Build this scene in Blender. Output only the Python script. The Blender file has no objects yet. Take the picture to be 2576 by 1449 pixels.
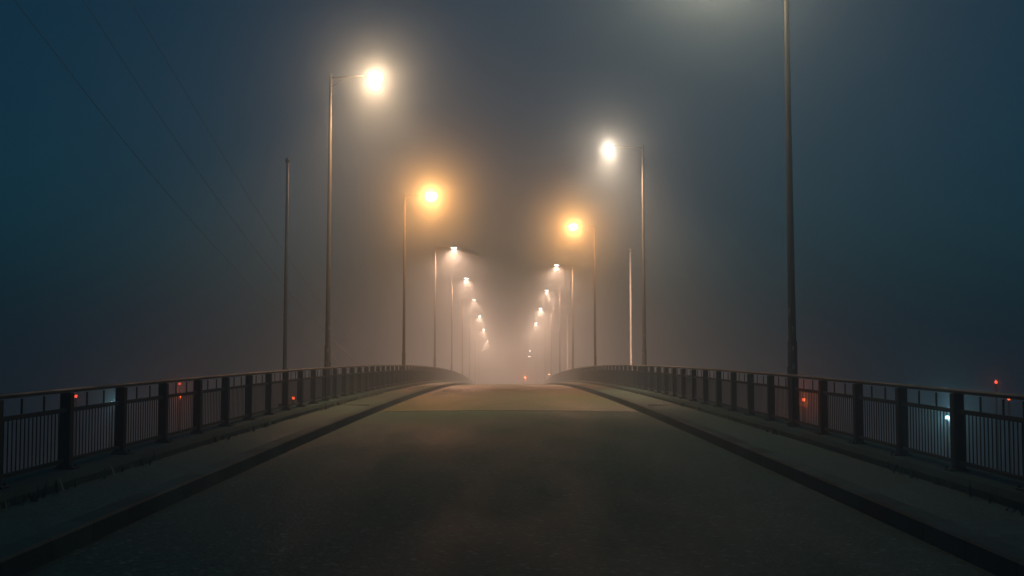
import bpy, bmesh, math, random
from mathutils import Vector, Matrix
random.seed(7)
sc = bpy.context.scene
C = sc.collection
S = 0.9                      # metres per fitted unit
FPX = 2900.0                 # focal length in px of a 2576 px wide frame
EYE = 1.82
HORIZ = 930.0

# ------------------------------------------------------------------ camera
cam = bpy.data.cameras.new('camera')
cam.lens = 36.0 * FPX / 2576.0
cam.sensor_width = 36.0
cam.clip_start = 0.1
cam.clip_end = 5000
camo = bpy.data.objects.new('camera', cam)
C.objects.link(camo)
camo.location = (0, 0, EYE)
pitch = math.atan((HORIZ - 724.5) / FPX)
camo.rotation_euler = (math.radians(90) + pitch, 0, -math.atan(8 / FPX))
sc.camera = camo

# ------------------------------------------------------------------ world (dusk sky)
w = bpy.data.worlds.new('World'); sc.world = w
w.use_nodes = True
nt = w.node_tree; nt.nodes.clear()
sky = nt.nodes.new('ShaderNodeTexSky'); sky.sky_type = 'NISHITA'
sky.sun_disc = False
sky.sun_elevation = math.radians(-4.0)
sky.sun_rotation = math.radians(0)
sky.ozone_density = 4.0
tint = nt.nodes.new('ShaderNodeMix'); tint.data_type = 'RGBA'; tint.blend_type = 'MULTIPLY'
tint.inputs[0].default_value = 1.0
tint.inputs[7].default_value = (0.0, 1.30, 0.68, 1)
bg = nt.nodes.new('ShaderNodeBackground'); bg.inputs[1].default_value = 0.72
out = nt.nodes.new('ShaderNodeOutputWorld')
nt.links.new(sky.outputs[0], tint.inputs[6])
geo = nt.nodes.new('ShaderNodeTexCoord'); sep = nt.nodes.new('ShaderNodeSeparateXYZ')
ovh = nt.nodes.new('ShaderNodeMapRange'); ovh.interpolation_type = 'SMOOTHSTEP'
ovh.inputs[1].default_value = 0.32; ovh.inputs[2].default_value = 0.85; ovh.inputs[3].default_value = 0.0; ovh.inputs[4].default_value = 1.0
om = nt.nodes.new('ShaderNodeMix'); om.data_type = 'VECTOR'; om.inputs[4].default_value = (1, 1, 1); om.inputs[5].default_value = (34, 54, 32)  # overhead sky, out of frame, brightened to add teal light on ground and fog
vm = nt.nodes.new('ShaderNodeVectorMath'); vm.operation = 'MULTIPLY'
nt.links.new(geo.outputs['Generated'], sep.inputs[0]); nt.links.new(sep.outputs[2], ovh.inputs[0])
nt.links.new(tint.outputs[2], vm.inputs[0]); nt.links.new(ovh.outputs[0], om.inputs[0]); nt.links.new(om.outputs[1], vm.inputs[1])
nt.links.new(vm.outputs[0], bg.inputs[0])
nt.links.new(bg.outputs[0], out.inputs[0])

sc.view_settings.view_transform = 'Standard'
sc.view_settings.look = 'None'
sc.view_settings.exposure = 0.0
sc.view_settings.gamma = 1.0
sc.cycles.use_denoising = True
sc.cycles.denoiser = 'OPENIMAGEDENOISE'
sc.cycles.use_adaptive_sampling = False
sc.cycles.max_bounces = 6
sc.cycles.volume_bounces = 0
sc.cycles.sample_clamp_indirect = 1.5
sc.cycles.caustics_reflective = False
sc.cycles.caustics_refractive = False

LAMP = 0.25
FOG_LOBES = ((0.0085, 0.96), (0.0046, 0.6))
FOG_COLOR = (0.60, 0.82, 0.96, 1)
FOG_TOP = 16.5

# ------------------------------------------------------------------ helpers
SL = 0.0233; CV = 0.00032 / S; YT = 310 * S
def zr(y):
    "height of the road's crown above the road under the camera"
    if y <= YT: return SL * y - CV * y * y / 2
    return SL * YT - CV * YT * YT / 2 + (SL - CV * YT) * (y - YT)
def slope(y): return SL - CV * min(y, YT)

KERB_H = 0.165
XK = 4.35 * S                # kerb line
XR = 5.95 * S                # railing line
XE = 6.45 * S                # edge of the deck

def tag(o, label=None, cat=None, group=None, kind=None):
    if label: o['label'] = label
    if cat: o['category'] = cat
    if group: o['group'] = group
    if kind: o['kind'] = kind
    return o
def empty(name, loc, rz=0):
    o = bpy.data.objects.new(name, None); C.objects.link(o)
    o.location = loc; o.rotation_euler = (0, 0, rz); o.empty_display_size = 0.3
    return o
def obj(name, bm, mat, parent=None, smooth=False, loc=None):
    me = bpy.data.meshes.new(name)
    bm.normal_update()
    if smooth:
        for f in bm.faces: f.smooth = True
    bm.to_mesh(me); bm.free()
    for m in (mat if isinstance(mat, (list, tuple)) else [mat]): me.materials.append(m)
    o = bpy.data.objects.new(name, me); C.objects.link(o)
    if parent: o.parent = parent
    if loc: o.location = loc
    return o
def box(bm, c, s, bevel=0, rot=None, mi=0):
    g = bmesh.ops.create_cube(bm, size=1)
    vs = g['verts']
    for v in vs: v.co = Vector((v.co.x * s[0], v.co.y * s[1], v.co.z * s[2]))
    if bevel:
        es = list({e for v in vs for e in v.link_edges})
        r = bmesh.ops.bevel(bm, geom=es, offset=bevel, segments=2, affect='EDGES', profile=0.6)
        vs = list({v for f in r['faces'] for v in f.verts} | {v for v in vs if v.is_valid})
    for v in vs:
        if rot: v.co = rot @ v.co
        v.co += Vector(c)
    if mi:
        for f in {f for v in vs for f in v.link_faces}: f.material_index = mi
    return vs
def lathe(bm, prof, n=16, c=(0, 0, 0), cap=True, mi=0):
    rings = []
    for r, z in prof:
        rings.append([bm.verts.new((c[0] + r * math.cos(2 * math.pi * i / n), c[1] + r * math.sin(2 * math.pi * i / n), c[2] + z)) for i in range(n)])
    fs = []
    for a, b in zip(rings, rings[1:]):
        for i in range(n): fs.append(bm.faces.new((a[i], a[(i + 1) % n], b[(i + 1) % n], b[i])))
    if cap:
        fs.append(bm.faces.new(rings[0][::-1])); fs.append(bm.faces.new(rings[-1]))
    for f in fs: f.material_index = mi
def tube(bm, pts, r, n=8, cap=True):
    rings = []
    for i, p in enumerate(pts):
        p = Vector(p)
        a = Vector(pts[max(i - 1, 0)]); b = Vector(pts[min(i + 1, len(pts) - 1)])
        t = (b - a).normalized()
        u = t.cross(Vector((0, 0, 1)))
        if u.length < 1e-3: u = t.cross(Vector((0, 1, 0)))
        u.normalize(); v = u.cross(t)
        rr = r[i] if isinstance(r, (list, tuple)) else r
        rings.append([bm.verts.new(p + rr * (math.cos(2 * math.pi * k / n) * u + math.sin(2 * math.pi * k / n) * v)) for k in range(n)])
    for a, b in zip(rings, rings[1:]):
        for k in range(n): bm.faces.new((a[k], a[(k + 1) % n], b[(k + 1) % n], b[k]))
    if cap:
        bm.faces.new(rings[0][::-1]); bm.faces.new(rings[-1])

# ------------------------------------------------------------------ materials
def mat(name, col, rough=0.6, metal=0.0, col2=None, nscale=4.0, bump=0.0, bscale=40.0, rough2=None, spec=0.5, detail=5, coords='Object'):
    m = bpy.data.materials.new(name); m.use_nodes = True
    t = m.node_tree; n = t.nodes; l = t.links
    b = n['Principled BSDF']
    b.inputs['Metallic'].default_value = metal
    b.inputs['Roughness'].default_value = rough
    b.inputs['Specular IOR Level'].default_value = spec
    tc = n.new('ShaderNodeTexCoord')
    nz = n.new('ShaderNodeTexNoise'); nz.inputs['Scale'].default_value = nscale; nz.inputs['Detail'].default_value = detail
    l.new(tc.outputs[coords], nz.inputs['Vector'])
    rp = n.new('ShaderNodeValToRGB'); rp.color_ramp.elements[0].position = 0.35; rp.color_ramp.elements[1].position = 0.65
    c2 = col2 or tuple(min(1, c * 1.35) for c in col)
    rp.color_ramp.elements[0].color = (*col, 1); rp.color_ramp.elements[1].color = (*c2, 1)
    l.new(nz.outputs[0], rp.inputs[0]); l.new(rp.outputs[0], b.inputs['Base Color'])
    if rough2 is not None:
        mr = n.new('ShaderNodeMapRange'); mr.inputs[1].default_value = 0.35; mr.inputs[2].default_value = 0.65
        mr.inputs[3].default_value = rough; mr.inputs[4].default_value = rough2
        nz3 = n.new('ShaderNodeTexNoise'); nz3.inputs['Scale'].default_value = nscale * 0.37; nz3.inputs['Detail'].default_value = 6
        l.new(tc.outputs[coords], nz3.inputs['Vector'])
        l.new(nz3.outputs[0], mr.inputs[0]); l.new(mr.outputs[0], b.inputs['Roughness'])
    if bump:
        nb = n.new('ShaderNodeTexNoise'); nb.inputs['Scale'].default_value = bscale; nb.inputs['Detail'].default_value = 4
        l.new(tc.outputs[coords], nb.inputs['Vector'])
        bp = n.new('ShaderNodeBump'); bp.inputs['Strength'].default_value = bump; bp.inputs['Distance'].default_value = 0.02
        l.new(nb.outputs[0], bp.inputs['Height']); l.new(bp.outputs[0], b.inputs['Normal'])
    return m
def emat(name, col, strength):
    m = bpy.data.materials.new(name); m.use_nodes = True
    b = m.node_tree.nodes['Principled BSDF']
    b.inputs['Base Color'].default_value = (0.6, 0.6, 0.6, 1)
    b.inputs['Emission Color'].default_value = (*col, 1)
    b.inputs['Emission Strength'].default_value = strength
    m.cycles.emission_sampling = 'NONE'
    return m

def glare_glass(name, col, strength):
    "clear lamp glass whose all-over glow stands in for glare: light from the bulb passes through it"
    m = bpy.data.materials.new(name); m.use_nodes = True
    t = m.node_tree; t.nodes.clear()
    e = t.nodes.new('ShaderNodeEmission'); e.inputs[0].default_value = (*col, 1); e.inputs[1].default_value = strength
    tr = t.nodes.new('ShaderNodeBsdfTransparent'); ad = t.nodes.new('ShaderNodeAddShader'); o = t.nodes.new('ShaderNodeOutputMaterial')
    t.links.new(e.outputs[0], ad.inputs[0]); t.links.new(tr.outputs[0], ad.inputs[1]); t.links.new(ad.outputs[0], o.inputs[0])
    m.cycles.emission_sampling = 'NONE'
    return m
def asphalt(name, dark, light, glint, r0, r1, spec=0.04):
    "asphalt with exposed aggregate, worn wheel tracks along the road and damp patches"
    m = bpy.data.materials.new(name); m.use_nodes = True
    t = m.node_tree; n = t.nodes; l = t.links; b = n['Principled BSDF']; b.inputs['Specular IOR Level'].default_value = spec
    tc = n.new('ShaderNodeTexCoord')
    vo = n.new('ShaderNodeTexVoronoi'); vo.inputs['Scale'].default_value = 24
    l.new(tc.outputs['Object'], vo.inputs['Vector'])
    big = n.new('ShaderNodeTexNoise'); big.inputs['Scale'].default_value = 0.55; big.inputs['Detail'].default_value = 6
    mp = n.new('ShaderNodeMapping'); mp.inputs['Scale'].default_value = (1.6, 0.35, 1)
    l.new(tc.outputs['Object'], mp.inputs['Vector']); l.new(mp.outputs[0], big.inputs['Vector'])
    r = n.new('ShaderNodeValToRGB'); r.color_ramp.elements[0].position = 0.3; r.color_ramp.elements[1].position = 0.72
    r.color_ramp.elements[0].color = (*dark, 1); r.color_ramp.elements[1].color = (*light, 1)
    l.new(big.outputs[0], r.inputs[0])
    fine = n.new('ShaderNodeTexNoise'); fine.inputs['Scale'].default_value = 9; fine.inputs['Detail'].default_value = 8; fine.inputs['Roughness'].default_value = .7
    l.new(tc.outputs['Object'], fine.inputs['Vector'])
    fr = n.new('ShaderNodeMapRange'); fr.inputs[1].default_value = .3; fr.inputs[2].default_value = .7; fr.inputs[3].default_value = .3; fr.inputs[4].default_value = 1.9
    l.new(fine.outputs[0], fr.inputs[0])
    fm = n.new('ShaderNodeMix'); fm.data_type = 'RGBA'; fm.blend_type = 'MULTIPLY'; fm.inputs[0].default_value = 1; fm.clamp_result = False
    l.new(r.outputs[0], fm.inputs[6]); l.new(fr.outputs[0], fm.inputs[7])
    st = n.new('ShaderNodeValToRGB'); st.color_ramp.elements[0].position = 0.93; st.color_ramp.elements[1].position = 0.97
    st.color_ramp.elements[0].color = (0, 0, 0, 1); st.color_ramp.elements[1].color = (1, 1, 1, 1)
    sep = n.new('ShaderNodeSeparateColor'); l.new(vo.outputs['Color'], sep.inputs[0]); l.new(sep.outputs[0], st.inputs[0])
    mx = n.new('ShaderNodeMix'); mx.data_type = 'RGBA'
    mx.inputs[7].default_value = (*glint, 1)
    l.new(st.outputs[0], mx.inputs[0]); l.new(fm.outputs[2], mx.inputs[6]); l.new(mx.outputs[2], b.inputs['Base Color'])
    mr = n.new('ShaderNodeMapRange'); mr.inputs[1].default_value = 0.35; mr.inputs[2].default_value = 0.65
    mr.inputs[3].default_value = r0; mr.inputs[4].default_value = r1
    l.new(big.outputs[0], mr.inputs[0]); l.new(mr.outputs[0], b.inputs['Roughness'])
    bp = n.new('ShaderNodeBump'); bp.inputs['Strength'].default_value = 0.5; bp.inputs['Distance'].default_value = 0.012
    l.new(vo.outputs['Distance'], bp.inputs['Height']); l.new(bp.outputs[0], b.inputs['Normal'])
    return m

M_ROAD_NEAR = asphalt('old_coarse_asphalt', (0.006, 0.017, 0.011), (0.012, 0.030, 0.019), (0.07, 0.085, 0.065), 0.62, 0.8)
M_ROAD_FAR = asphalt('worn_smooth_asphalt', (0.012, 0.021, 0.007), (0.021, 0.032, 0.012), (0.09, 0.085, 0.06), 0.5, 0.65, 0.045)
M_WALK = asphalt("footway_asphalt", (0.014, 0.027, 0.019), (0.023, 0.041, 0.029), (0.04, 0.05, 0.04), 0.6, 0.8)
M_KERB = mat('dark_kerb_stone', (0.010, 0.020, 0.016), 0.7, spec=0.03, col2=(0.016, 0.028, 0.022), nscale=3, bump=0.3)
def kerb_joints(m):
    n = m.node_tree.nodes; l = m.node_tree.links; b = n['Principled BSDF']
    src = b.inputs['Base Color'].links[0].from_socket
    tc = n.new('ShaderNodeTexCoord'); sp = n.new('ShaderNodeSeparateXYZ'); l.new(tc.outputs['Object'], sp.inputs[0])
    fl = n.new('ShaderNodeMath'); fl.operation = 'FLOOR'; l.new(sp.outputs[1], fl.inputs[0])
    fc = n.new('ShaderNodeMath'); fc.operation = 'FRACT'; l.new(sp.outputs[1], fc.inputs[0])
    gt = n.new('ShaderNodeMath'); gt.operation = 'GREATER_THAN'; gt.inputs[1].default_value = .025; l.new(fc.outputs[0], gt.inputs[0])
    wn = n.new('ShaderNodeTexWhiteNoise'); wn.noise_dimensions = '1D'; l.new(fl.outputs[0], wn.inputs['W'])
    mr = n.new('ShaderNodeMapRange'); mr.inputs[3].default_value = .6; mr.inputs[4].default_value = 1.7; l.new(wn.outputs[0], mr.inputs[0])
    mu = n.new('ShaderNodeMath'); mu.operation = 'MULTIPLY'; l.new(gt.outputs[0], mu.inputs[0]); l.new(mr.outputs[0], mu.inputs[1])
    vs = n.new('ShaderNodeVectorMath'); vs.operation = 'SCALE'; l.new(src, vs.inputs[0]); l.new(mu.outputs[0], vs.inputs['Scale'])
    l.new(vs.outputs[0], b.inputs['Base Color'])
kerb_joints(M_KERB)
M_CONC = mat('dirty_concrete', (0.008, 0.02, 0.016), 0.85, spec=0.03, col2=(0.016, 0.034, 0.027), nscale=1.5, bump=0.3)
M_RAILMETAL = mat('weathered_dark_green_steel', (0.004, 0.009, 0.007), 0.6, 0.0, spec=0.05, col2=(0.008, 0.014, 0.011), nscale=6, bump=0.1)
M_HANDRAIL = mat('bare_wet_handrail_steel', (0.02, 0.028, 0.024), 0.5, 0.1, spec=.2, col2=(0.008, 0.012, 0.010), nscale=2.5, rough2=0.7)
M_POST = mat('grey_galvanised_pole', (0.045, 0.042, 0.03), 0.55, 0.2, col2=(0.025, 0.025, 0.018), nscale=3, rough2=0.65, bump=0.06)
M_ARM = mat('dark_bracket_steel', (0.06, 0.06, 0.055), 0.55, 0.3)
M_STICKER = mat('torn_paper_stickers', (0.30, 0.30, 0.28), 0.8, col2=(0.04, 0.05, 0.05), nscale=9, detail=3)
M_WHITE = mat('white_flagpole_paint', (0.62, 0.62, 0.60), 0.4, col2=(0.5, 0.5, 0.48), nscale=2)
M_BLACK = mat('black_painted_metal', (0.02, 0.02, 0.02), 0.5, 0.2)
M_WIRE = mat('black_cable_sheath', (0.01, 0.01, 0.01), 0.7)
M_WATER = mat('dark_still_water', (0.004, 0.008, 0.010), 0.12, col2=(0.006, 0.010, 0.012), nscale=0.05, bump=0.25, bscale=1.2)
M_BANK = mat('dark_river_bank_soil', (0.02, 0.02, 0.015), 0.95, col2=(0.035, 0.035, 0.025), nscale=0.3, bump=0.4, bscale=3)
M_JOINT = mat('expansion_joint_steel', (0.10, 0.10, 0.09), 0.4, 0.7, nscale=5)
M_WEED = mat('weed_leaf', (0.03, 0.045, 0.015), 0.7, col2=(0.05, 0.055, 0.02), nscale=30)

# ------------------------------------------------------------------ setting: deck, road, footways, kerbs, water
JY = 38.4 * S                # expansion joint
def ys_range(a, b, step):
    n = max(1, round((b - a) / step)); return [a + (b - a) * i / n for i in range(n + 1)]
def sweep(name, sect, ys, material, closed=False, label=None):
    "sweep an (x, dz) section along the road profile"
    bm = bmesh.new(); rows = []
    for y in ys: rows.append([bm.verts.new((x, y, zr(y) + dz)) for x, dz in sect])
    m = len(sect)
    for a, b in zip(rows, rows[1:]):
        for k in range(m if closed else m - 1):
            bm.faces.new((a[k], a[(k + 1) % m], b[(k + 1) % m], b[k]))
    if closed:
        bm.faces.new(rows[0]); bm.faces.new(rows[-1][::-1])
    bmesh.ops.recalc_face_normals(bm, faces=bm.faces)
    o = obj(name, bm, material)
    return tag(o, kind='structure')
camber = [(-XK, 0), (-XK * .6, .03), (-XK * .2, .045), (XK * .2, .045), (XK * .6, .03), (XK, 0)]
camber = [(x, z - .03) for x, z in camber]
Y0, Y1 = -14.0, 560.0
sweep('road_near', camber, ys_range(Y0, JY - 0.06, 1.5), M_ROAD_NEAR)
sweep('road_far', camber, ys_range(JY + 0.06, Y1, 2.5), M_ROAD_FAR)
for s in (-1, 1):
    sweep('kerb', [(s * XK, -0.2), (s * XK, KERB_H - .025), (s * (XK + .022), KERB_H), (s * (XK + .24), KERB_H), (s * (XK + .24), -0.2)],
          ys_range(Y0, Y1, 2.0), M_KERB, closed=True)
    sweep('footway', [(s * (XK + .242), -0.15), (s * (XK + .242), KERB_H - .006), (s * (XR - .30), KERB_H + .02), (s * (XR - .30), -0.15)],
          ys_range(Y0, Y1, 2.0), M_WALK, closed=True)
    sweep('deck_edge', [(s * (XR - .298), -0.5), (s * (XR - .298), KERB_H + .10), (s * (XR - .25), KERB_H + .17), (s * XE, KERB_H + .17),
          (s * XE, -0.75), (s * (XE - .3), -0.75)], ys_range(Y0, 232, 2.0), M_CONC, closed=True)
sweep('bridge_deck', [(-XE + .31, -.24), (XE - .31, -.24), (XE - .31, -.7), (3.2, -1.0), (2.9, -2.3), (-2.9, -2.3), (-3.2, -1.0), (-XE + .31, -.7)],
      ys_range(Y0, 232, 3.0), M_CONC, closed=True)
# far bank behind the crest, where the road comes down to a junction
bm = bmesh.new()
ysb = ys_range(233, Y1, 8.0); rows = []
for y in ysb: rows.append([bm.verts.new((x, y, max(zr(y) - .26 - max(0, abs(x) - 14) * .12, -10.5))) for x in (-120, -60, -30, -14, 0, 14, 30, 60, 120)])
for a, b in zip(rows, rows[1:]):
    for k in range(8): bm.faces.new((a[k], a[k + 1], b[k + 1], b[k]))
tag(obj('far_bank', bm, M_BANK), kind='structure')
WZ = zr(560) - 4.0
bm = bmesh.new(); g = 40
vv = [[bm.verts.new((-900 + 1800 * i / g, -500 + 1500 * j / g, WZ)) for i in range(g + 1)] for j in range(g + 1)]
for j in range(g):
    for i in range(g): bm.faces.new((vv[j][i], vv[j][i + 1], vv[j + 1][i + 1], vv[j + 1][i]))
tag(obj('water', bm, M_WATER), kind='structure')
# steel expansion joint across carriageway and footways
bm = bmesh.new()
zj = zr(JY)
pts = [(x, z) for x, z in camber]
for off in (-.058, .012):
    for (xa, za), (xb, zb) in zip(pts, pts[1:]):
        vs = [bm.verts.new((x, JY + off + dy, zj + z + h)) for dy in (0, .046) for x, z in ((xa, za), (xb, zb)) for h in (-.02, .012)]
        a0, a1, b0, b1, c0, c1, d0, d1 = vs
        for f in ((a1, b1, d1, c1), (a0, a1, b1, b0), (c0, d0, d1, c1)): bm.faces.new(f)
for s in (-1, 1):
    box(bm, (s * (XK + XR - .06) / 2, JY - .03, zj + KERB_H + .013), (XR - XK - .54, .07, .025))
tag(obj('expansion_joint', bm, M_JOINT), 'thin steel expansion joint crossing the road before the crest', 'expansion joint')

# ------------------------------------------------------------------ railings
PITCH = 2900 * 5.95 / 7920 * S
RH = 1.27 * S                # handrail top above footway
PL = 0.17                    # plinth height above the footway
def railing(s, first, label):
    root = empty('bridge_railing', (s * XR, first, zr(first) + KERB_H))
    tag(root, label, 'railing', 'steel railings along both sides of the bridge')
    n_all = 112; n_parts = 99
    ox, oy, oz = root.location
    # top handrail: flat-topped tube following the profile
    bm = bmesh.new()
    ysl = ys_range(first, first + PITCH * n_all, PITCH / 2)
    rows = []
    for y in ysl:
        zc = zr(y) + KERB_H + RH
        rows.append([bm.verts.new((x, y - oy, zc + z - oz)) for x, z in ((-.045, -.055), (-.05, -.02), (-.035, -.003), (0, 0), (.035, -.003), (.05, -.02), (.045, -.055))])
    for a, b in zip(rows, rows[1:]):
        for k in range(7): bm.faces.new((a[k], a[(k + 1) % 7], b[(k + 1) % 7], b[k]))
    bmesh.ops.recalc_face_normals(bm, faces=bm.faces)
    obj('handrail', bm, M_HANDRAIL, root)
    # post: flat plate pair with base plate
    def post_bm():
        bm = bmesh.new()
        h = RH - .058
        box(bm, (0, 0, (h + PL) / 2), (.13, .13, h - PL), .012)
        box(bm, (-s * .02, 0, PL + .012), (.24, .22, .02), .004)
        for dx, dy in ((-.09, -.08), (.07, -.08), (-.09, .08), (.07, .08)):
            lathe(bm, [(.014, 0), (.014, .02), (.008, .028)], 6, (-s * .02 + dx, dy, PL + .02))
        return bm
    def panel_bm():
        bm = bmesh.new()
        L = PITCH - .134
        zt = RH - .27; zb = PL + .10
        box(bm, (0, 0, zt), (.05, L, .05), .006)          # second rail
        box(bm, (0, 0, zb), (.04, L, .045), .006)         # bottom rail
        for k in (1, 2):
            box(bm, (0, -L / 2 + L * k / 3, (zt + RH - .058) / 2), (.018, .018, RH - .058 - zt - .03))
        nb = 17
        for k in range(nb):
            box(bm, (0, -L / 2 + L * (k + .5) / nb, (zt + zb) / 2), (.011, .011, zt - zb - .04))
        return bm
    p0 = obj('post', post_bm(), M_RAILMETAL, root)
    q0 = obj('baluster_panel', panel_bm(), M_RAILMETAL, root)
    for i in range(n_parts):
        y = first + i * PITCH
        p = p0 if i == 0 else p0.copy()
        q = q0 if i == 0 else q0.copy()
        if i:
            C.objects.link(p); C.objects.link(q); p.parent = root; q.parent = root
        p.location = (0, y - oy, zr(y) + KERB_H - oz)
        p.rotation_euler = (random.uniform(-.004, .004), random.uniform(-.004, .004), 0)
        ym = y + PITCH / 2
        q.location = (0, ym - oy, zr(ym) + KERB_H - oz)
        q.rotation_euler = (math.atan(slope(ym)), 0, 0)
    bp = bmesh.new(); bq = bmesh.new()
    for i in range(n_parts, n_all):
        y = first + i * PITCH; ym = y + PITCH / 2
        for target, src, loc, a in ((bp, p0.data, (0, y - oy, zr(y) + KERB_H - oz), 0), (bq, q0.data, (0, ym - oy, zr(ym) + KERB_H - oz), math.atan(slope(ym)))):
            t = bmesh.new(); t.from_mesh(src)
            t.transform(Matrix.Translation(loc) @ Matrix.Rotation(a, 4, 'X'))
            me = bpy.data.meshes.new('t'); t.to_mesh(me); t.free(); target.from_mesh(me); bpy.data.meshes.remove(me)
    tag(obj('post', bp, M_RAILMETAL, root), kind='stuff'); tag(obj('baluster_panel', bq, M_RAILMETAL, root), kind='stuff')
    return root
dl = FPX * XR / (1280 - 175); dr = FPX * XR / 1123
railing(-1, dl - 3 * PITCH, 'dark steel bridge railing with thin balusters on the left side of the road')
railing(1, dr - 3 * PITCH, 'dark steel bridge railing with thin balusters on the right side of the road')

# ------------------------------------------------------------------ street lamps
D = 28.4
H_LAMP = 11.33 * S
ARM = (6.15 - 4.60) * S
def lamp_head_mats(name, col, strength): return emat(name, col, strength)
M_L_WARM = glare_glass('warm_white_glare_glass', (1.0, 0.90, 0.72), 3)
M_L_SODIUM = glare_glass('sodium_glare_glass', (1.0, 0.86, 0.62), 4)
M_L_WHITE = glare_glass('white_glare_glass', (1.0, 0.95, 0.85), 3)
M_L_FARLED = emat('bright_led_lamp_glass', (1.0, 0.97, 0.92), 60)
M_L_LED = emat('pale_led_lamp_glass', (1.0, 0.97, 0.92), 22)

def pole_bm():
    bm = bmesh.new()
    h = H_LAMP
    lathe(bm, [(.16, 0), (.16, .03), (.10, .035), (.095, .05), (.093, 1.6), (.078, 1.68), (.076, 1.9), (.042, h - .15), (.042, h), (.03, h + .03)], 20)
    return bm
def door_bm(s):
    bm = bmesh.new(); box(bm, (-s * .09, 0, .9), (.02, .09, .42), .008); return bm
def sticker_bm(rnd, z, a):
    bm = bmesh.new(); ww = rnd.uniform(.3, .7); hh = rnd.uniform(.06, .16)
    r = .0965 if z + hh < 1.6 else .0815
    vs = []
    for j in range(6):
        aa = a - ww / 2 + ww * j / 5
        vs.append([bm.verts.new((r * math.cos(aa), r * math.sin(aa), z + q * hh + 0.012 * rnd.random())) for q in (0, 1)])
    for p, q in zip(vs, vs[1:]): bm.faces.new((p[0], q[0], q[1], p[1]))
    return bm
def arm_bm(s):
    bm = bmesh.new()
    tube(bm, [(0, 0, H_LAMP - .10), (-s * .35, 0, H_LAMP - .07), (-s * (ARM - .22), 0, H_LAMP - .03)], .026, 10)
    tube(bm, [(0, 0, H_LAMP - .42), (-s * .45, 0, H_LAMP - .09)], .012, 6)
    return bm
def housing_bm(s):
    bm = bmesh.new()
    # streamlined shell, elongated along the arm
    prof = [(-.34, .03, .02), (-.28, .055, .04), (-.15, .10, .07), (.05, .12, .085), (.2, .11, .07), (.28, .07, .04), (.31, .02, .012)]
    rings = []
    for x, ry, rz in prof:
        rings.append([bm.verts.new((-s * (ARM + x), ry * math.cos(math.pi * k / 8), H_LAMP - .045 + rz * math.sin(math.pi * k / 8))) for k in range(9)])
    for a, b in zip(rings, rings[1:]):
        for k in range(8): bm.faces.new((a[k], a[k + 1], b[k + 1], b[k]))
        bm.faces.new((a[8], a[0], b[0], b[8]))
    bm.faces.new(rings[0]); bm.faces.new(rings[-1][::-1])
    bmesh.ops.recalc_face_normals(bm, faces=bm.faces)
    return bm
def cap_bm(s, r, zc):
    "shallow lid on top of the round glare globe, with the socket where the arm enters it"
    bm = bmesh.new()
    lathe(bm, [(r * .62, .0), (r * .60, .02), (r * .4, .05), (r * .1, .065)], 20, (-s * ARM, 0, zc + r * .76))
    tube(bm, [(-s * (ARM - r * 1.12 - .12), 0, H_LAMP - .035), (-s * (ARM - r * 1.05), 0, H_LAMP - .035)], .045, 10)
    return bm
def lens_bm(s, depth):
    bm = bmesh.new()
    n = 20; rings = []
    for j in range(6):
        f = math.cos(j / 5 * math.pi / 2 * .97); zz = -depth * math.sin(j / 5 * math.pi / 2)
        rings.append([bm.verts.new((-s * ARM + .22 * f * math.cos(2 * math.pi * k / n), .10 * f * math.sin(2 * math.pi * k / n), H_LAMP - .05 + zz)) for k in range(n)])
    for a, b in zip(rings, rings[1:]):
        for k in range(n): bm.faces.new((a[k], a[(k + 1) % n], b[(k + 1) % n], b[k]))
    bm.faces.new(rings[-1]); bm.faces.new(rings[0][::-1])
    bmesh.ops.recalc_face_normals(bm, faces=bm.faces)
    return bm
def glare_globe_bm(s, r, zc):
    "lamp glass enlarged to a glowing ball the size of its glare"
    bm = bmesh.new()
    g = bmesh.ops.create_uvsphere(bm, u_segments=28, v_segments=18, radius=1)
    for v in g['verts']: v.co = Vector((-s * ARM + v.co.x * r * 1.12, v.co.y * r, zc + v.co.z * r * .92))
    return bm
MESH = {}
def shared(name, key, fn, material, parent, smooth=False):
    if key not in MESH:
        o = obj(name, fn(), material, parent, smooth); MESH[key] = o.data
    else:
        o = bpy.data.objects.new(name, MESH[key]); C.objects.link(o); o.parent = parent
    return o
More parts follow.
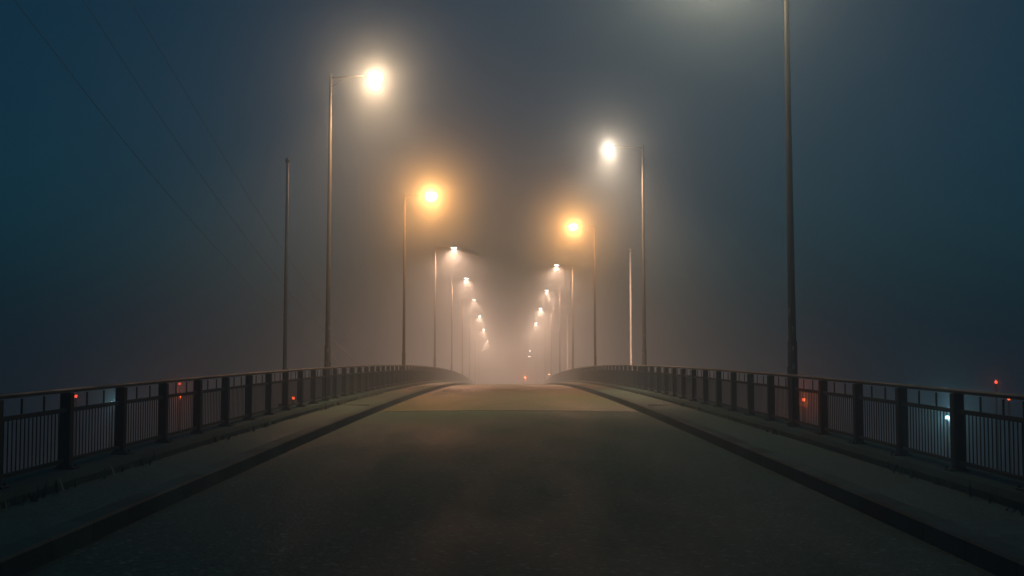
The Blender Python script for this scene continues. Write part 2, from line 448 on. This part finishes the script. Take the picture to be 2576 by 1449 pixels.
def street_lamp(s, dist, xpost, label, glass, power, col, up=0, wide=1.4, down=0, depth=.06, cone=120, globe=0, near=False):
    y = dist * S; x = s * xpost * S
    zb = zr(y) + KERB_H + .17 if dist < 255 else zr(y) - .26
    root = empty('street_lamp', (x, y, zb))
    tag(root, label, 'street lamp', 'street lamps along both sides of the bridge')
    dz = (zr(y) + KERB_H) - zb           # keep the lamp height above the footway
    def put(o): o.location.z = dz; return o
    po = shared('pole', 'pole', pole_bm, M_POST, root, True); po.location.z = 0; po.scale.z = (H_LAMP + dz) / H_LAMP
    if near:
        shared('access_door', ('door', s), lambda: door_bm(s), M_POST, root)
        rnd = random.Random(int(dist))
        for zz in (.75, 1.05, 1.4, 1.75, 2.1): obj('sticker', sticker_bm(rnd, zz, rnd.uniform(3.6, 5.8)), M_STICKER, root)
    put(shared('arm', ('arm', s), lambda: arm_bm(s), M_ARM, root, True))
    if globe:
        zc = H_LAMP - .10
        gl = put(obj('lamp_glass', glare_globe_bm(s, globe, zc), glass, root, True))  # oversized glowing glass, shaped as the lamp's glare disc
        put(obj('housing', cap_bm(s, globe, zc), M_ARM, root, True))
    else:
        put(shared('housing', ('hou', s), lambda: housing_bm(s), M_ARM, root, True))
        gl = put(obj('lamp_glass', lens_bm(s, depth), glass, root, True))
    if power > 0:
        zl = (zc if globe else H_LAMP - .05 - depth - .06) + dz
        # bare glow in every direction, the wide bowl of light below the horizontal, and the beam thrown onto the road
        for nm, kind, gain, ang, bl in (('lamp_bulb', 'POINT', up, 0, 0), ('lamp_glow', 'SPOT', wide, 165 if globe else 166, 0.8), ('lamp_beam', 'SPOT', down, cone, 1.0)):
            if not gain: continue
            ld = bpy.data.lights.new(nm, kind); ld.energy = power * gain * LAMP; ld.color = col; ld.shadow_soft_size = .05
            if kind == 'SPOT': ld.spot_size = math.radians(ang); ld.spot_blend = bl
            lo = bpy.data.objects.new(nm, ld); C.objects.link(lo); lo.parent = root; lo.location = (-s * ARM, 0, zl)
    return root
WARM = (1.0, .53, .28); SOD = (1.0, .34, .08); WHT = (1.0, .84, .66); WH2 = (1.0, .70, .44); PINK = (1.0, .47, .28)
XP = 6.15
tL = [1.38 + k for k in range(8)]; tR = [.881, 1.845] + [.895 + k for k in range(2, 8)]
# name, side, distance (fitted units), x, glass, power, colour
LP = [
 (-1, tL[0] * D, XP, 'street lamp with a big warm white glare, nearest on the left side', M_L_WARM, 3100, WARM, dict(up=.6, wide=.8, down=16, cone=130, globe=.2, near=True)),
 (-1, tL[1] * D, XP, 'street lamp with a big orange glare, second on the left side', M_L_SODIUM, 4000, SOD, dict(up=1.8, wide=1.6, down=11, cone=150, globe=.27)),
 (-1, tL[2] * D, XP, 'street lamp shining as a short white dash, just below the left orange glare', M_L_LED, 115000, PINK, {}),
 (-1, tL[3] * D, XP, 'far street lamp on the left, second white dash below the orange glare', M_L_LED, 115000, PINK, {}),
 (-1, tL[4] * D, XP, 'far street lamp on the left, third white dash below the orange glare', M_L_LED, 115000, PINK, {}),
 (-1, tL[5] * D, XP, 'far dim street lamp on the left, fourth dash below the orange glare', M_L_FARLED, 210000, PINK, {}),
 (-1, tL[6] * D, XP, 'far street lamp on the left, fifth dash below the orange glare', M_L_FARLED, 210000, PINK, {}),
 (-1, tL[7] * D, XP, 'far street lamp on the left, sixth dash, the one closest to the middle', M_L_FARLED, 210000, PINK, {}),
 (-1, 263, 5.9 + 1.55, 'faint far street lamp low on the left, topmost of the last three', M_L_FARLED, 0, PINK, {}),
 (-1, 285, 6.9 + 1.55, 'faint far street lamp low on the left, middle of the last three', M_L_FARLED, 0, PINK, {}),
 (-1, 302, 8.4 + 1.55, 'faint far street lamp low on the left, lowest of all the lamps', M_L_FARLED, 0, PINK, {}),
 (1, tR[0] * D, XP, 'tall near street lamp on the right whose head is above the picture', M_L_WHITE, 5800, WH2, dict(up=.9, wide=0, down=.3, cone=110, globe=.2, near=True)),
 (1, tR[1] * D, XP, 'street lamp with a round white glare and soft cone, on the right side', M_L_WHITE, 3300, (1.0, .60, .38), dict(up=.4, wide=1, down=26, cone=130, globe=.17, near=True)),
 (1, tR[2] * D, XP, 'street lamp with an orange glare on the right side', M_L_SODIUM, 4000, SOD, dict(up=1.8, wide=1.6, down=11, cone=150, globe=.22)),
 (1, tR[3] * D, XP, 'street lamp shining as a white dash, just below the right orange glare', M_L_LED, 115000, PINK, {}),
 (1, tR[4] * D, XP, 'far street lamp on the right, second white dash below the orange glare', M_L_LED, 115000, PINK, {}),
 (1, tR[5] * D, XP, 'far street lamp on the right, third white dash below the orange glare', M_L_FARLED, 210000, PINK, {}),
 (1, tR[6] * D, XP, 'far dim street lamp on the right, fourth dash below the orange glare', M_L_FARLED, 210000, PINK, {}),
 (1, 266, 4.77 + 1.55, 'faint far street lamp low on the right, upper of the last two', M_L_FARLED, 0, PINK, {}),
 (1, 284, 5.09 + 1.55, 'faint far street lamp low on the right, lower of the last two', M_L_FARLED, 0, PINK, {}),
]
for s, d, x, lab, gl, pw, co, kw in LP: street_lamp(s, d, x, lab, gl, pw, co, **kw)

# ------------------------------------------------------------------ flagpoles outside the railings
M_GREYPOLE = mat('grey_flagpole_paint', (0.10, 0.10, 0.09), 0.6, col2=(0.17, 0.17, 0.15), nscale=1)  # left flagpole only, a darker grey than the white ones
def flagpole(s, u, label, paint=M_WHITE):
    x = 6.3 * S; y = FPX * x / u
    root = empty('flagpole', (s * x, y, zr(y) + KERB_H + .17))
    tag(root, label, 'flagpole', 'white flagpoles beside the bridge railings')
    h = 7.12 * S - .17
    bm = bmesh.new(); lathe(bm, [(.06, 0), (.055, .4), (.045, h * .5), (.036, h)], 14); obj('pole', bm, paint, root, True)
    bm = bmesh.new(); lathe(bm, [(.036, 0), (.05, .02), (.066, .06), (.06, .10), (.03, .135), (.004, .15)], 14, (0, 0, h)); obj('finial', bm, paint, root, True)
    bm = bmesh.new(); box(bm, (0, 0, .05), (.26, .26, .10), .01); box(bm, (-s * .07, 0, .9), (.05, .05, .16), .006); obj('base', bm, M_BLACK, root)
    return root
flagpole(-1, 562, 'thin pale flagpole outside the left railing, left of the nearest street lamp', M_GREYPOLE)
flagpole(1, 307, 'thin white flagpole outside the right railing, beside the lamp with the white glare')
flagpole(1, 147, 'faint white flagpole far along the right railing, under the dashes of light')

# ------------------------------------------------------------------ overhead wires on the left
def px3(x, y, X):
    d = FPX * X / (1280 - x)
    return Vector((-X * S, d * S, EYE + (HORIZ - y) / FPX * d * S))
WIRES = [
 ('upper', 12.0, [(317, 0), (417, 162), (529, 345), (628, 506), (697, 610), (790, 742), (880, 850), (960, 925)]),
 ('middle', 12.6, [(199, 0), (299, 152), (386, 280), (460, 386), (563, 527), (641, 630), (740, 752), (850, 868), (930, 935)]),
 ('lower', 13.2, [(106, 105), (224, 255), (292, 339), (373, 436), (442, 515), (535, 618), (650, 738), (780, 855), (880, 932)])]
for nm, X, pts in WIRES:
    P = [px3(x, y, X) for x, y in pts]
    e = (P[0] - P[1]).normalized()
    P = [P[0] + e * 6.5, P[0] + e * 3] + P
    bm = bmesh.new(); tube(bm, P, .012, 6)
    tag(obj('overhead_wire', bm, M_WIRE), {'upper': 'thin dark overhead wire, highest of the three sloping down on the left',
        'middle': 'thin dark overhead wire, middle of the three sloping down on the left',
        'lower': 'thin dark overhead wire, lowest of the three sloping down on the left'}[nm], 'wire', 'overhead wires left of the bridge')

# ------------------------------------------------------------------ small lights standing in the water beyond the railings
def marker(px, py, dist, rgb, strength, power, label, r=.06):
    x = (px - 1280) / FPX * dist * S; y = dist * S; z = EYE + (HORIZ - py) / FPX * dist * S
    root = empty('marker_light', (x, y, WZ))
    tag(root, label, 'marker light', 'small lights beyond the railings')
    h = z - WZ
    bm = bmesh.new(); lathe(bm, [(.35, -.3), (.35, .5), (.10, .55), (.07, h * .5), (.05, h - r - .06), (.12, h - r - .05), (.12, h - r - .01)], 14); obj('mast', bm, M_BLACK, root, True)
    m = emat('marker_glass_' + ('red' if rgb[1] < .5 else 'white'), rgb, strength)
    bm = bmesh.new(); lathe(bm, [(r * .7, -r), (r, -r * .5), (r, r * .5), (r * .6, r)], 14, (0, 0, h)); obj('lantern', bm, m, root, True)
    bm = bmesh.new(); lathe(bm, [(r * 1.15, r + .002), (r * 1.1, r + .03), (.02, r + .09)], 14, (0, 0, h)); obj('cap', bm, M_BLACK, root, True)
    if power:
        for k in (0,):
            ld = bpy.data.lights.new('marker_bulb', 'POINT'); ld.energy = power * (.3 if rgb[1] < .5 else .3); ld.color = rgb; ld.shadow_soft_size = .02
            lo = bpy.data.objects.new('marker_bulb', ld); C.objects.link(lo); lo.parent = root
            lo.location = (0, -(r + .12), h)
    return root
RED = (1.0, .06, .015); AMB = (1.0, .10, .02); CYA = (.55, .95, 1.0)
marker(197, 996, 60, RED, 3, 5, 'small dim red light seen through the left railing, nearest the left edge')
marker(455, 965, 75, RED, 2, 0, 'faint red light just under the left handrail')
marker(458, 995, 60, AMB, 5, 70, 'orange red light glowing behind the balusters of the left railing')
marker(288, 1015, 60, CYA, 25, 1.5, 'small white light low behind the left railing', r=.09)
marker(741, 1001, 60, AMB, 4, 22, 'small orange light behind the left railing, left of the nearest street lamp')
marker(2019, 1005, 60, AMB, 5, 130, 'orange red light glowing behind the right railing beside the tall near lamp post')
marker(2378, 1049, 52, CYA, 8, 110, 'bluish white light glowing through the right railing')
marker(2503, 961, 60, RED, 4, 20, 'red light above the right handrail near the right edge')
marker(2534, 1003, 60, AMB, 3, 2, 'small red light just under the right handrail near the right edge')

# ------------------------------------------------------------------ traffic signals beyond the crest
def signal(px, py, dist, rgb, strength, power, label):
    x = (px - 1280) / FPX * dist * S; y = dist * S; z = EYE + (HORIZ - py) / FPX * dist * S
    zb = zr(y) - .26
    if abs(x) < XK: zb = zr(y)
    root = empty('traffic_signal', (x, y, zb)); tag(root, label, 'traffic signal', 'traffic signals beyond the crest')
    h = z - zb
    bm = bmesh.new(); lathe(bm, [(.09, 0), (.06, .1), (.05, h + .3)], 12); obj('pole', bm, M_POST, root, True)
    bm = bmesh.new(); box(bm, (0, -.16, h - .3), (.32, .2, .98), .03); obj('housing', bm, M_BLACK, root)
    for k, (c, e) in enumerate(((rgb, strength), ((.3, .2, .0), 0), ((.0, .2, .1), 0))):
        bm = bmesh.new(); lathe(bm, [(.11, 0), (.1, .02), (.05, .035), (.01, .04)], 16)
        bm.transform(Matrix.Rotation(math.radians(90), 4, 'X'))
        o = obj('lamp_lens', bm, emat('signal_lens', c, e), root, True); o.location = (0, -.262, h - .3 * k)
    if power:
        ld = bpy.data.lights.new('signal_bulb', 'POINT'); ld.energy = power; ld.color = rgb; ld.shadow_soft_size = .03
        lo = bpy.data.objects.new('signal_bulb', ld); C.objects.link(lo); lo.parent = root; lo.location = (0, -.4, h)
signal(1321, 950, 215, (1.0, .08, .02), 12, 250, 'red traffic signal glowing in the fog just above the crest of the road')
signal(1381, 942, 200, (1.0, .5, .2), 14, 0, 'small orange signal light at the far end of the right railing')

# ------------------------------------------------------------------ weeds along the left plinth
bm = bmesh.new(); rnd = random.Random(3)
for k in range(900):
    s = -1 if rnd.random() < .65 else 1
    y = rnd.uniform(8, 48)
    if math.sin(y * 1.7 + s) + math.sin(y * .61) < rnd.uniform(-.6, 1.2): continue
    x = s * (XR - .30 - abs(rnd.gauss(0, .05))); h = rnd.uniform(.05, .2); a = rnd.uniform(0, 6.28); wd = rnd.uniform(.008, .02)
    b = Vector((x, y, zr(y) + KERB_H)); t = Vector((math.cos(a), math.sin(a), 0)); q = Vector((-t.y, t.x, 0)) * wd
    lean = t * rnd.uniform(.0, .1)
    v = [bm.verts.new(b - q), bm.verts.new(b + q), bm.verts.new(b + lean * .5 + q * .8 + Vector((0, 0, h * .6))), bm.verts.new(b + lean * .5 - q * .8 + Vector((0, 0, h * .6))), bm.verts.new(b + lean + Vector((0, 0, h)))]
    bm.faces.new((v[0], v[1], v[2], v[3])); bm.faces.new((v[3], v[2], v[4]))
tag(obj('weeds', bm, M_WEED), 'low weeds growing along the foot of the railings', 'weeds', kind='stuff')

# ------------------------------------------------------------------ haze
bm = bmesh.new()
zb = WZ - 1.2
box(bm, (0, 250, (zb + FOG_TOP) / 2), (1820, 1520, FOG_TOP - zb))
mh = bpy.data.materials.new('night_fog'); mh.use_nodes = True
t = mh.node_tree; t.nodes.clear()
o_ = t.nodes.new('ShaderNodeOutputMaterial'); ad = t.nodes.new('ShaderNodeAddShader')
for k, (den, g) in enumerate(FOG_LOBES):      # droplets scatter most light forward and a little to every side
    pv = t.nodes.new('ShaderNodeVolumePrincipled')
    pv.inputs['Color'].default_value = FOG_COLOR
    pv.inputs['Density'].default_value = den
    pv.inputs['Anisotropy'].default_value = g
    t.links.new(pv.outputs[0], ad.inputs[k])
t.links.new(ad.outputs[0], o_.inputs['Volume'])
tag(obj('haze', bm, mh), kind='stuff')
